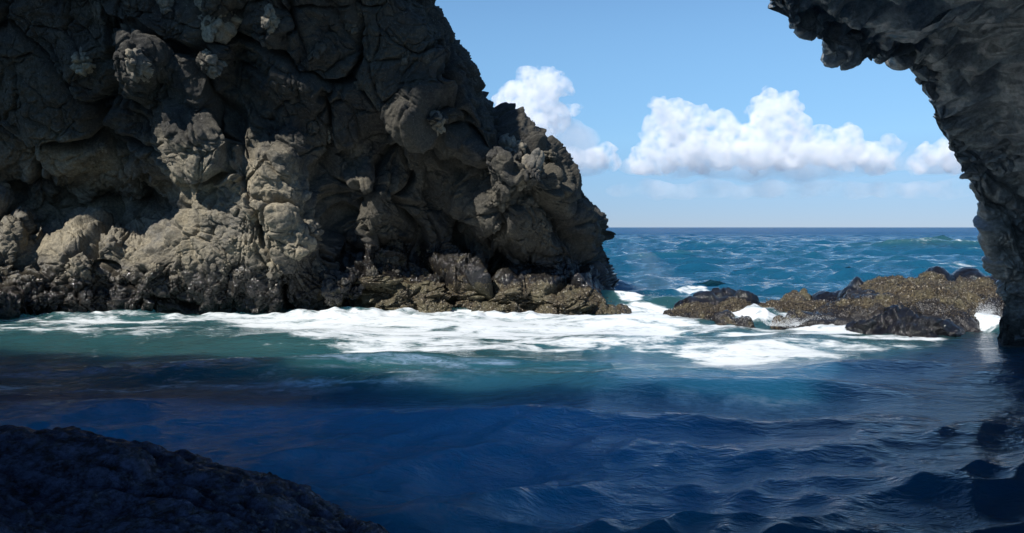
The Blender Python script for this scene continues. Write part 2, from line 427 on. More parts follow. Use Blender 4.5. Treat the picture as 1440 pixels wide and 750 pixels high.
def boulder_meshes():
    co, fa = unit_ball(5)
    out = []
    for k in range(8):
        p = co * np.array([1.0, .8, .8])
        d = .75 * pillow(p + 9.1 * k, .95, 100 + k) + .34 * pillow(p + 3 * k, .42, 120 + k) + .05 * fbm(p + k, .3, 3, 130 + k)
        p = p + co * d[:, None]
        out.append(p)
    return out, fa
def unit_ball(sub):
    bm = bmesh.new(); bmesh.ops.create_icosphere(bm, subdivisions=sub, radius=1)
    co = np.array([v.co[:] for v in bm.verts]); fa = np.array([[v.index for v in f.verts] for f in bm.faces]); bm.free()
    return co, fa
def place_boulders():
    shapes, fa = boulder_meshes()
    dry = [np_mesh('boulder', p, fa, M_CLIFF, {'mussel': np.zeros(len(p)), 'wet': np.zeros(len(p)), 'painted_shade': np.full(len(p), r)}) for r in (0.0, .8) for p in shapes]  # second set of shapes has shade painted in, for the dim parts
    crust = [np_mesh('crusted_boulder', p, fa, M_CLIFF, {'mussel': np.ones(len(p)), 'wet': np.ones(len(p)) * .8}) for p in shapes[:4]]
    Uf = 720 + CG[..., 0] / CG[..., 1] * F; Vf = HOR - (CG[..., 2] - EYE) / CG[..., 1] * F
    Uf = Uf[:600, 70:960]; Vf = Vf[:600, 70:960]; G = CG[:600, 70:960]
    rng = np.random.RandomState(12)
    spots = [(196, 93, .42, .1), (297, 90, .40, .1), (381, 27, .3, .1), (292, 26, .8, .35), (115, 90, .4, .2), (586, 177, .42, .1), (612, 176, .40, .1), (232, 4, .3, .2), (700, 232, .5, .3), (745, 238, .55, .3), (722, 208, .55, .35), (420, 345, .5, .3)]
    for (n, u0, u1, v0, v1, s0, s1) in ((110, -20, 500, 372, 438, .14, .36), (8, 290, 450, 285, 370, .2, .42), (30, 660, 775, 215, 345, .16, .34), (22, 60, 640, 0, 240, .2, .5), (14, 500, 560, 300, 400, .18, .35)):
        for k in range(n):
            spots.append((rng.uniform(u0, u1), rng.uniform(v0, v1), s0 + (s1 - s0) * rng.rand() ** 1.6, None))
    crs = [(rng.uniform(520, 830), 0, rng.uniform(.18, .42), 'c') for k in range(34)]
    for (u, v, sc, flag) in spots + crs:
        if flag == 'c':
            v = rng.uniform(np.interp(u, [520, 640, 740, 830], [385, 385, 412, 425]), 440)
        d2 = (Uf - u) ** 2 + (Vf - v) ** 2
        i, j = np.unravel_index(np.argmin(d2), d2.shape)
        c = G[i, j]; n = CN[i, j + 70]
        c = c - n * sc * (flag if isinstance(flag, float) else rng.uniform(.4, .75))
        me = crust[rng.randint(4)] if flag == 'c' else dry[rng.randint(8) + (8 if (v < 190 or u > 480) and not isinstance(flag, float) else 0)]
        o = link('crusted_boulder' if flag == 'c' else 'boulder', me, cliff, tuple(np.array(c) - np.array([-8, 25, 0])))
        o.rotation_euler = tuple(rng.uniform(-3.1, 3.1, 3)); o.scale = (sc * rng.uniform(.9, 1.3), sc, sc * rng.uniform(.8, 1.1))
        if flag == 'c': o.rotation_euler = tuple(rng.uniform(-.35, .35, 3)); o.scale = (sc * rng.uniform(1.4, 2.2), sc * 1.4, sc * .75)
place_boulders()

# ================================================================== CAVE ARCH (right and overhead)
RIM = [(1408, 560, 18.2), (1406, 485, 18.2), (1407, 450, 18.0), (1414, 415, 18.0), (1404, 375, 17.8), (1394, 340, 17.6), (1393, 310, 17.4), (1382, 285, 17.2), (1360, 250, 16.8), (1338, 210, 16.4),
       (1318, 165, 16.0), (1308, 135, 15.6), (1287, 108, 15.2), (1282, 88, 14.8), (1262, 80, 14.0), (1235, 80, 13.5), (1210, 85, 13.1), (1180, 80, 12.8), (1160, 60, 12.6), (1148, 49, 12.3), (1120, 40, 12.0),
       (1100, 18, 11.7), (1078, -5, 11.4), (1020, -50, 9.7), (900, -100, 7.8), (700, -125, 7.0), (400, -130, 7.0), (50, -125, 7.8), (-350, -80, 9.6), (-800, 0, 12.4), (-1100, 200, 12.5), (-1150, 560, 12.5)]  # points above the frame: unseen roof edge, shaped to place its shadow
def catmull(P, n):
    P = np.array(P, float)
    seg = np.linalg.norm(np.diff(P, axis=0), axis=1)
    t = np.concatenate([[0], np.cumsum(seg)])
    return t, P
def build_arch():
    R3 = np.array([px(*r) for r in RIM])
    seg = np.linalg.norm(np.diff(R3, axis=0), axis=1); t = np.concatenate([[0], np.cumsum(seg)])
    tv = t[24]
    ts = np.concatenate([np.linspace(0, tv, 640, endpoint=False), np.linspace(tv, t[-1], 160)])
    R = np.stack([np.interp(ts, t, R3[:, k]) for k in range(3)], 1)
    rg = sstep(tv - .5, tv + 3, ts)      # unseen roof edge made ragged to break up its shadow line
    R[:, 1] += rg * (1.0 * vnoise(np.stack([ts, ts * 0, ts * 0], 1), 3.1, 400) + .8 * vnoise(np.stack([ts, ts * 0, ts * 0], 1), 1.2, 401))
    cx, cz = -4.0, 0.0
    # outward direction (XZ) from smoothed tangent
    Rs = blur(R[:, None, :].repeat(2, 1), 25)[:, 0]
    tg = np.gradient(Rs, axis=0)
    out = np.stack([tg[:, 2], np.zeros(len(tg)), -tg[:, 0]], 1); 
    out /= np.linalg.norm(out, axis=1, keepdims=True) + 1e-9
    sgn = np.sign((out[:, 0] * (Rs[:, 0] - cx) + out[:, 2] * (Rs[:, 2] - cz)).mean()); out *= sgn
    # near end of the cave, behind the camera
    ang = np.arctan2((Rs[:, 2] - cz) , (Rs[:, 0] - cx))
    Nn = np.stack([cx + 22 * np.cos(ang), np.full(len(ts), -7.0), np.sin(ang) * 9.5 - .5], 1)
    Nn[:, 2] = np.where(R[:, 2] < 0.2, R[:, 2], Nn[:, 2])
    yv = np.array([0, -1, 0.])
    ws = np.concatenate([np.linspace(0, .5, 330, endpoint=False) , np.linspace(.5, 1, 60)])
    rows = []
    for wv in ws:
        # cubic Bezier rim -> outward lip -> along the wall -> near end
        A = R; B = R + out * 1.9 + yv * .55; Cc = R + out * 4.4 + yv * 4.5; D = Nn
        b = (1 - wv) ** 3 * A + 3 * (1 - wv) ** 2 * wv * B + 3 * (1 - wv) * wv * wv * Cc + wv ** 3 * D
        rows.append(b)
    inner = np.stack(rows, 0)
    ex = []
    for wv in np.linspace(1, 0.02, 44) ** 1.6:
        A = R; B = R - yv * .8 + out * .1; Cc = R - yv * .6 + out * 1.4; D = Nn + out * 2.2 + np.array([0, 1, 0])
        ex.append((1 - wv) ** 3 * A + 3 * (1 - wv) ** 2 * wv * B + 3 * (1 - wv) * wv * wv * Cc + wv ** 3 * D)
    G = np.concatenate([np.stack(ex, 0), inner], 0)
    N = grid_normals(blur(G, 5))
    # inner surface must face the cave's middle
    c = G[300, 300]; n = N[300, 300]
    if np.dot(n, np.array([cx, c[1] - 3, 2]) - c) < 0: N = -N; flip = True
    else: flip = False
    P = G.reshape(-1, 3); Nf = N.reshape(-1, 3)
    # smooth, water-worn flutes slanting down the wall
    a = math.radians(-38)
    arc = np.concatenate([[0], np.cumsum(np.linalg.norm(np.diff(R, axis=0), axis=1))])
    wd = np.cumsum(np.linalg.norm(np.diff(G, axis=0, prepend=G[:1]), axis=2).mean(1))
    S = np.stack([np.repeat(arc[None] / 2.1, len(wd), 0).ravel(), np.repeat(wd[:, None] * .95, len(arc), 1).ravel() + .45 * np.repeat(arc[None], len(wd), 0).ravel(), P[:, 2] * .1], 1)
    S0 = P.copy(); S0[:, 0] = (P[:, 0] * math.cos(a) - P[:, 2] * math.sin(a)) / 1.0; S0[:, 2] = (P[:, 0] * math.sin(a) + P[:, 2] * math.cos(a)) * 1.9
    Sw = S + .5 * np.stack([vnoise(P, 1.3, 61), vnoise(P, 1.3, 62), vnoise(P, 1.3, 63)], 1)
    rid = fbm(Sw, 1.5, 4, 70, .5, True)
    Pq = P + .2 * np.stack([vnoise(P, 1.0, 64), vnoise(P, 1.0, 65), vnoise(P, 1.0, 66)], 1)
    d = .25 * rid + .30 * pillow(Sw, 1.5, 11) + .16 * pillow(Sw, .6, 12) + .34 * pillow(Pq, 1.1, 13) + .15 * pillow(Pq, .45, 14) + .07 * fbm(P, .35, 5, 80, .6) + .2 * fbm(P, 3.5, 2, 90) - .12
    d = d * 1.1 - .12
    P = P + Nf * (d[:, None])
    nr, nc = G.shape[:2]
    f = grid_faces(nr, nc, flip=flip)
    # the near mouth of the cave, open behind the camera: join inner and outer skin
    first = P[:nc]; last = P[(nr - 1) * nc:]
    cap = []; base = len(P); K = 8
    for k in range(1, K + 1):
        tt = k / K
        r = last * (1 - tt) + first * tt; r[:, 1] -= 2.5 * math.sin(tt * math.pi)
        cap.append(r)
    P = np.concatenate([P] + cap, 0)
    f2 = grid_faces(K + 1, nc, flip=flip) + (nr - 1) * nc
    me = np_mesh('cave_arch', P, np.concatenate([f, f2], 0), M_ARCH)
    o = link('cave_arch', me)
    tag(o, 'dark water-worn rock arch of the cave mouth along the right edge and top right corner', 'rock arch')
    print('arch', len(P), time.time() - T0)
    return o
build_arch()

# ================================================================== ROCK MOUNDS
def mound(name, lumps, mat, label, cat='rock', step=.05, seed=1, rough=1.0, mussel=None, pil=((.9, .25), (.4, .12), (.16, .045)), group=None, stretch=(1, 1), facet=0.0):
    """lumps: (x, y, rx, ry, h) domes joined into one rock standing on the sea bed"""
    L = np.array(lumps, float)
    x0 = (L[:, 0] - L[:, 2] * 1.25).min(); x1 = (L[:, 0] + L[:, 2] * 1.25).max()
    y0 = (L[:, 1] - L[:, 3] * 1.25).min(); y1 = (L[:, 1] + L[:, 3] * 1.25).max()
    nx = int((x1 - x0) / step) + 2; ny = int((y1 - y0) / step) + 2
    X, Y = np.meshgrid(np.linspace(x0, x1, nx), np.linspace(y0, y1, ny))
    Q = np.stack([X.ravel(), Y.ravel(), np.full(X.size, seed * 7.7)], 1)
    wx = fbm(Q, 1.3, 3, seed).reshape(X.shape) * .3; wy = fbm(Q, 1.3, 3, seed + 5).reshape(X.shape) * .3
    Hh = np.full(X.shape, -1.4)
    for (cx, cy, rx, ry, h) in lumps:
        r2 = ((X + wx - cx) / rx) ** 2 + ((Y + wy - cy) / ry) ** 2
        dome = (h + .7) * np.sqrt(np.clip(1.35 - r2, 0, None) / 1.35) - .7 if not facet else (h + .7) * (1 - facet * np.sqrt(r2) - (1 - facet) * r2) - .7
        dome = np.where(r2 < 1.35, dome, -1.4)
        k = .12
        hmax = np.maximum(Hh, dome)
        Hh = hmax + k * np.exp(-np.abs(Hh - dome) / k) * .5 * (hmax > -.7)
    G = np.stack([X, Y, Hh], -1)
    N = grid_normals(blur(G, 2)); 
    if N[ny // 2, nx // 2, 2] < 0: N = -N
    P = G.reshape(-1, 3).copy(); Nf = N.reshape(-1, 3)
    S = P * np.array([1 / stretch[0], 1 / stretch[1], 1.0]) + .12 * fbm(P, .7, 2, seed + 20)[:, None]
    d = 0
    for i, (s, a) in enumerate(pil): d = d + a * rough * pillow(S + i * 2.3, s, seed * 3 + i)
    d = d + .06 * rough * fbm(P, .35, 4, seed + 30, .6)
    P = P + Nf * d[:, None]
    at = {}
    mv = np.full(len(P), 0.0)
    if mussel is not None: mv = mussel(P)
    at['mussel'] = mv
    f = grid_faces(ny, nx)
    c = np.array([L[:, 0].mean(), L[:, 1].mean(), 0])
    # drop the faces far under water
    keep = (P[f][:, :, 2].max(1) > -.9)
    me = np_mesh(name, P - c, f[keep], mat, at)
    me2 = me
    o = link(name, me2, None, tuple(c))
    tag(o, label, cat, group)
    return o, P, Nf
def at(u, Y): return (u - 720) / F * Y
def hz(v, Y): return EYE + (HOR - v) / F * Y
def lump(u, v, Y, wpx, dy):
    """dome whose top shows at (u, v) when it stands Y metres out; wpx half width in px"""
    return (at(u, Y), Y, wpx / F * Y, dy, max(.05, hz(v, Y)))

reef, RP, RN = mound('reef_rock', [lump(1290, 392, 23.5, 85, 2.2), lump(1225, 412, 22.3, 70, 1.9), lump(1250, 386, 25.5, 55, 1.5), lump(1310, 384, 25.2, 40, 1.2), lump(1370, 394, 23.5, 50, 1.8), lump(1330, 432, 21.8, 60, 1.5), lump(1180, 432, 22.5, 50, 1.6), lump(1150, 441, 21.8, 45, 1.1), lump(1340, 396, 25, 70, 2)],
    M_REEF, 'large brown reef rock covered with mussels, biggest of the reef beside the arch', 'rock', .045, 3, 1.0, lambda P: .08 + .8 * sstep(.35, .8, P[:, 2] + .5 * fbm(P, 1.0, 3, 7)) * sstep(-.35, .1, fbm(P, 1.6, 3, 17)))
mound('wet_boulder', [lump(1265, 434, 20.6, 42, .75), lump(1225, 452, 20.2, 26, .6), lump(1310, 445, 20.4, 40, .7), lump(1288, 452, 19.9, 40, .5)], M_BLACK,
    'glossy black jagged wet rock at the front foot of the brown mussel reef', 'rock', .03, 5, 1.0, pil=((.6, .3), (.25, .12), (.1, .04)))
ledge, LP, LN = mound('reef_ledge', [lump(985, 428, 23.8, 45, 1.3), lump(1040, 424, 24.0, 45, 1.2), lump(1100, 424, 24.3, 50, 1.1), lump(1150, 425, 23.8, 40, 1.0), lump(952, 435, 23.6, 20, .8)], M_REEF,
    'low flat brown mussel ledge left of the reef with three black humps behind it', 'rock', .04, 8, .8, lambda P: .35 + .55 * sstep(.1, .45, P[:, 2]))
mound('low_wet_rock', [lump(1020, 437, 22.6, 22, .55), lump(1045, 444, 22.2, 18, .4)], M_REEF, 'low dark wet rock in the foam in front of the reef ledge', 'rock', .03, 9, .8, lambda P: np.full(len(P), .45))
mound('low_wet_rock', [lump(1120, 436, 22.2, 30, .6), lump(1090, 443, 22.0, 18, .4)], M_REEF, 'rounded brown rock with water pouring off it, between ledge and big reef', 'rock', .03, 12, .8, lambda P: np.full(len(P), .5))
mound('black_boulder', [lump(990, 408, 25.6, 28, .9), lump(970, 418, 25.2, 26, .8)], M_BLACK, 'leftmost smooth black hump on the reef ledge, nearest the gap to the open sea', 'rock', .035, 14, .75, group='black humps behind the reef ledge')
mound('black_boulder', [lump(1018, 404, 26.6, 30, .9), lump(1040, 410, 26.6, 18, .8)], M_BLACK, 'middle smooth black hump, highest of the three behind the reef ledge', 'rock', .035, 15, .75, group='black humps behind the reef ledge')
mound('black_boulder', [lump(1052, 407, 25.4, 26, .8), lump(1030, 415, 25.2, 22, .7)], M_BLACK, 'right black cone-shaped hump of the three behind the reef ledge', 'rock', .035, 16, .75, group='black humps behind the reef ledge')
mound('flat_rock', [lump(1120, 410, 27.5, 24, .8), lump(1135, 407, 27.8, 12, .6)], M_REEF, 'small flat brown rock standing alone behind the reef ledge in the surf', 'rock', .04, 17, .7, lambda P: np.full(len(P), .7))
mound('flat_rock', [lump(1160, 409, 27.2, 26, .8), lump(1185, 407, 27.0, 20, .7)], M_BLACK, 'long low black rock joining the pointed black boulder from the left', 'rock', .04, 18, .4)
mound('pointed_boulder', [lump(1208, 388, 26.0, 20, .8), lump(1195, 402, 25.8, 22, .8)], M_BLACK, 'pointed black boulder at the left shoulder of the brown reef', 'rock', .03, 19, .4)
mound('black_boulder', [lump(1318, 374, 27.0, 24, 1.0), lump(1335, 386, 27, 18, .8)], M_BLACK, 'black peaked rock rising behind the top of the brown reef', 'rock', .04, 20, .25)
mound('black_boulder', [lump(1366, 376, 27.3, 34, 1.2), lump(1395, 388, 27.5, 34, 1.2)], M_BLACK, 'broad black rock behind the brown reef, nearest the arch', 'rock', .04, 21, .25)
mound('toe_rock', [lump(803, 410, 26.0, 22, .8), lump(775, 420, 25.6, 24, .7)], M_REEF, 'rounded mussel-crusted rock at the right end of the cliff foot', 'rock', .03, 22, .9, lambda P: np.full(len(P), .8))
mound('toe_rock', [lump(852, 430, 26.2, 24, .7), lump(874, 434, 26.2, 16, .5)], M_REEF, 'small low brown rock in the foam just past the cliff nose', 'rock', .03, 23, .8, lambda P: np.full(len(P), .7))
mound('near_rock', [(-5.3, 6.6, 2.2, 1.6, 1.15), (-4.0, 6.4, 1.8, 1.5, .9), (-3.2, 6.3, 1.6, 1.4, .74), (-2.4, 6.2, 1.4, 1.3, .54), (-1.7, 6.0, 1.3, 1.2, .28), (-6.6, 5.2, 3.4, 2.4, 1.4), (-3.5, 5.0, 3, 2, .75), (-1.0, 5.7, 1.2, 1.1, .08)], M_NEAR,
    'dark wet rock shelf in shadow at the bottom left corner in front of the camera', 'rock', .022, 30, 1.0, pil=((.55, .15), (.2, .06), (.09, .04)), stretch=(3.2, 1.0))
def shells(parent, P, N, n, name, label, seed, size, zmin, dens=None):
    """thousands of mussel shells grown over a rock, one mesh of real little shells"""
    rng = np.random.RandomState(seed)
    w8 = (P[:, 2] > zmin).astype(float) * (np.abs(N[:, 2]) > .15)
    if dens is not None: w8 = w8 * dens(P)
    idx = rng.choice(len(P), n, p=w8 / w8.sum())
    base = np.array([[0, 0, 1.0], [.5, 0, .1], [0, .35, .1], [-.5, 0, .1], [0, -.35, .1], [0, 0, -.5]])
    fa = np.array([[0, 1, 2], [0, 2, 3], [0, 3, 4], [0, 4, 1], [5, 2, 1], [5, 3, 2], [5, 4, 3], [5, 1, 4]])
    c = P[idx] + rng.randn(n, 3) * .015
    z = N[idx] + rng.randn(n, 3) * .55; z /= np.linalg.norm(z, axis=1, keepdims=True)
    x = np.cross(z, rng.randn(n, 3)); x /= np.linalg.norm(x, axis=1, keepdims=True); y = np.cross(z, x)
    s = size * rng.uniform(.5, 1.3, n)
    v = c[:, None] + s[:, None, None] * (base[None, :, 0:1] * x[:, None] + base[None, :, 1:2] * y[:, None] + base[None, :, 2:3] * z[:, None])
    f = fa[None] + (np.arange(n) * 6)[:, None, None]
    lo = np.array(parent.location)
    me = np_mesh(name, v.reshape(-1, 3) - lo, f.reshape(-1, 3), M_SHELL, {'tone': np.repeat(rng.rand(n), 6)}, smooth=False)
    o = link(name, me, parent); tag(o, label, None, None, 'stuff')
def shell_material():
    m = MT('mussel_shell')
    c = m.ramp(m.attr('tone'), [(0, (.010, .008, .008)), (.45, (.028, .020, .013)), (.75, (.048, .036, .02)), (.96, (.09, .07, .04)), (.995, (.38, .35, .3))])
    m.l(m.princ(Base_Color=c, Roughness=.45), m.out.inputs[0]); return m.m
M_SHELL = shell_material()
shells(reef, RP, RN, 9000, 'mussel_bed', 'brown mussels crowded over the reef rock', 5, .038, .35, lambda P: sstep(-.25, .15, fbm(P, 1.6, 3, 17)) + .05)
shells(ledge, LP, LN, 5000, 'mussel_bed', 'brown mussels on the low ledge', 6, .05, .12)
print('mounds', time.time() - T0)

# ================================================================== SPRAY
def spray(name, c, r, n, size, label, seed):
    """thrown droplets, each a small solid drop"""
    rng = np.random.RandomState(seed)
    base = np.array([[0, 0, 1.0], [1, 0, 0], [0, 1, 0], [-1, 0, 0], [0, -1, 0], [0, 0, -1]])
    fa = np.array([[0, 1, 2], [0, 2, 3], [0, 3, 4], [0, 4, 1], [5, 2, 1], [5, 3, 2], [5, 4, 3], [5, 1, 4]])
    t = rng.rand(n) ** 1.8
    p = rng.randn(n, 3) * np.array(r)[None] * .5; p[:, 2] = np.abs(p[:, 2]) * (1 - .3 * t)
    p += .25 * np.stack([vnoise(p + 5, .5, seed + k) for k in range(3)], 1)
    s = size * rng.uniform(.3, 1.2, n)
    v = p[:, None] + s[:, None, None] * base[None]
    f = fa[None] + (np.arange(n) * 6)[:, None, None]
    me = np_mesh(name, v.reshape(-1, 3), f.reshape(-1, 3), M_DROP)
    o = link(name, me, None, c); tag(o, label, 'spray', None, 'stuff')
def drop_material():
    m = MT('spray_water')
    m.l(m.princ(Base_Color=(.75, .79, .82), Roughness=.3), m.out.inputs[0]); return m.m
M_DROP = drop_material()
spray('sea_spray', px(1380, 452, 21.5), (.55, .5, .45), 9000, .006, 'white spray thrown up between the brown reef and the arch', 1)
spray('sea_spray', px(900, 432, 28), (1.2, .8, .35), 8000, .006, 'white spray beside the foot of the cliff nose', 2)
spray('sea_spray', px(1110, 450, 21.6), (1.2, .4, .15), 6000, .006, 'drops splashing where water pours off the low reef rocks', 3)
def mist():
    co, fa = unit_ball(3)
    p = co * np.array([2.6, 1.6, 1.7]); p = p + co * (.5 * fbm(co, .8, 3, 6))[:, None]
    p[:, 2] = np.maximum(p[:, 2], -.9)
    m = MT('mist'); v = m.n('ShaderNodeVolumeScatter'); m.l(m.mapr(m.noise(.8, 5, .6), .36, .8, 0.0, .12), v.inputs['Density']); v.inputs['Color'].default_value = (.95, .97, 1, 1)
    m.l(v.outputs[0], m.out.inputs['Volume'])
    o = link('sea_mist', np_mesh('sea_mist', p, fa, m.m), None, px(872, 398, 34)); tag(o, 'thin pale mist of spray hanging behind the cliff nose', 'mist', None, 'stuff')
mist()

# ================================================================== CLOUDS
def cloud_material(name, dens, lo, hi, sc):
    m = MT(name)
    v = m.n('ShaderNodeVolumeScatter'); v.inputs['Color'].default_value = (1, 1, 1, 1)
    m.l(m.mapr(m.noise(sc, 7, .66), lo, hi, 0.0, dens), v.inputs['Density'])
    m.l(v.outputs[0], m.out.inputs['Volume'])
    return m.m
M_CLOUD = cloud_material('cloud_vapour', .025, .37, .78, .013)
M_VEIL = cloud_material('thin_cloud_vapour', .0042, .36, .75, .003)
BALL = unit_ball(3)
CD = 5200.0
def cloud(name, cores, base_v, label, seed, npuff=9, veil=None, flat=1.0, mat=None):
    """cores: (u, v, r) big billows in survey pixels; smaller puffs bud from their upper sides"""
    rng = np.random.RandomState(seed)
    puffs = []
    for (u, v, r) in cores:
        puffs.append((u, v, 0, r))
        for k in range(npuff):
            th = rng.rand() * 6.28; rr = r * (.55 + .45 * rng.rand()); yy = rng.randn() * r * .5
            pu, pv = u + math.cos(th) * rr, v + math.sin(th) * rr * .85
            s = r * rng.uniform(.22, .5)
            puffs.append((pu, pv, yy, s))
            for j in range(4):
                t2 = rng.rand() * 6.28
                puffs.append((pu + math.cos(t2) * s * .9, pv + math.sin(t2) * s * .8, yy + rng.randn() * s * .6, s * rng.uniform(.3, .55)))
    ce = np.array([at(np.mean([c[0] for c in cores]), CD), CD, EYE + (HOR - base_v) * CD / F])
    o = link(name, vapour(name, puffs, base_v, ce, seed, mat or M_CLOUD, flat, 9 if mat is None else 14), None, tuple(ce))
    tag(o, label, 'cloud', 'clouds over the sea')
    if veil:
        link('cloud_haze', vapour('cloud_haze', [(u, v, 20, r) for u, v, r in veil], base_v + 12, ce, seed + 50, M_VEIL, 1.8, 16), o)
def vapour(name, puffs, base_v, ce, seed, mat, flat, vox):
    """billows fused into one closed skin that holds the vapour"""
    rng = np.random.RandomState(seed)
    co, fa = BALL; px_m = CD / F; zb = EYE + (HOR - base_v) * px_m
    cs, fs, n0 = [], [], 0
    for (u, v, yy, r) in puffs:
        if v > base_v - 2: v = base_v - 2 - rng.rand() * 4
        p = co * r * px_m * np.array([flat, flat, .9]) + np.array([at(u, CD), CD + yy * px_m, EYE + (HOR - v) * px_m])
        d = fbm(p, r * px_m * .9 + 20, 3, seed) * r * px_m * .3
        p = p + co * d[:, None]
        p[:, 2] = np.where(p[:, 2] < zb, zb - (zb - p[:, 2]) * .12, p[:, 2])
        cs.append(p - ce); fs.append(fa + n0); n0 += len(co)
    me = np_mesh(name, np.concatenate(cs), np.concatenate(fs), mat)
    tmp = bpy.data.objects.new('tmp', me); C.objects.link(tmp)
    md = tmp.modifiers.new('fuse', 'REMESH'); md.mode = 'VOXEL'; md.voxel_size = vox
    me2 = bpy.data.meshes.new_from_object(tmp.evaluated_get(bpy.context.evaluated_depsgraph_get()))
    bpy.data.objects.remove(tmp); bpy.data.meshes.remove(me)
    # keep the one connected body, drop stray wisps
    bm = bmesh.new(); bm.from_mesh(me2); bm.verts.ensure_lookup_table()
    seen = np.zeros(len(bm.verts), bool); groups = []
    for v0 in bm.verts:
        if seen[v0.index]: continue
        st = [v0]; seen[v0.index] = True; g = []
        while st:
            q = st.pop(); g.append(q)
            for e in q.link_edges:
                w2 = e.other_vert(q)
                if not seen[w2.index]: seen[w2.index] = True; st.append(w2)
        groups.append(g)
    groups.sort(key=len)
    bmesh.ops.delete(bm, geom=[q for g in groups[:-1] for q in g], context='VERTS')
    bm.to_mesh(me2); bm.free()
    me2.name = name
    me2.materials.clear(); me2.materials.append(mat)
    return me2
cloud('cumulus_cloud', [(752, 135, 36), (735, 160, 34), (722, 150, 26), (790, 122, 17), (765, 118, 24), (745, 190, 30), (780, 165, 26)], 235, 'tall white cumulus cloud just right of the cliff top', 3, veil=[(765, 185, 34), (800, 195, 26), (770, 215, 30), (815, 225, 26)])
cloud('cumulus_cloud', [(850, 212, 14), (835, 222, 18), (805, 222, 20), (780, 228, 22), (860, 228, 14)], 242, 'small pale cloud low between the cliff and the big cloud bank', 4)
cloud('cumulus_cloud', [(945, 165, 28), (925, 185, 24), (965, 170, 26), (925, 215, 28), (965, 205, 36), (1015, 178, 25), (1010, 210, 34), (1095, 160, 32), (1080, 185, 30), (1110, 178, 28), (1060, 210, 36), (1110, 212, 34), (1150, 208, 26), (1155, 190, 16), (1195, 192, 20), (1190, 215, 26), (1225, 215, 20), (905, 228, 22), (1235, 232, 18)], 247, 'largest white cumulus cloud bank with two domed tops in the middle of the sky', 5, veil=[(900, 232, 16), (960, 225, 30), (1040, 225, 34), (1120, 225, 34), (1190, 225, 28), (1245, 225, 22), (1290, 222, 20), (1330, 225, 22)])
cloud('cumulus_cloud', [(1250, 198, 12), (1262, 206, 12), (1245, 222, 14)], 240, 'faint wispy cloud between the big bank and the cloud at the arch', 6, mat=cloud_material('wisp_vapour', .012, .36, .7, .011))
cloud('cumulus_cloud', [(1305, 218, 17), (1325, 215, 20), (1350, 222, 24), (1290, 232, 16), (1375, 228, 22)], 248, 'white cumulus cloud partly hidden by the rock arch', 7)

cloud('low_cloud', [(880, 268, 12), (920, 266, 14), (960, 270, 13), (1000, 266, 15), (1040, 270, 12), (1080, 266, 14), (1120, 268, 14), (1160, 264, 13), (1200, 268, 14), (1245, 266, 13), (1290, 268, 14), (1340, 266, 14)], 286,
      'long faint band of hazy cloud low over the horizon under the cloud bank', 11, 3, flat=2.4, mat=cloud_material('band_vapour', .0034, .40, .72, .004))

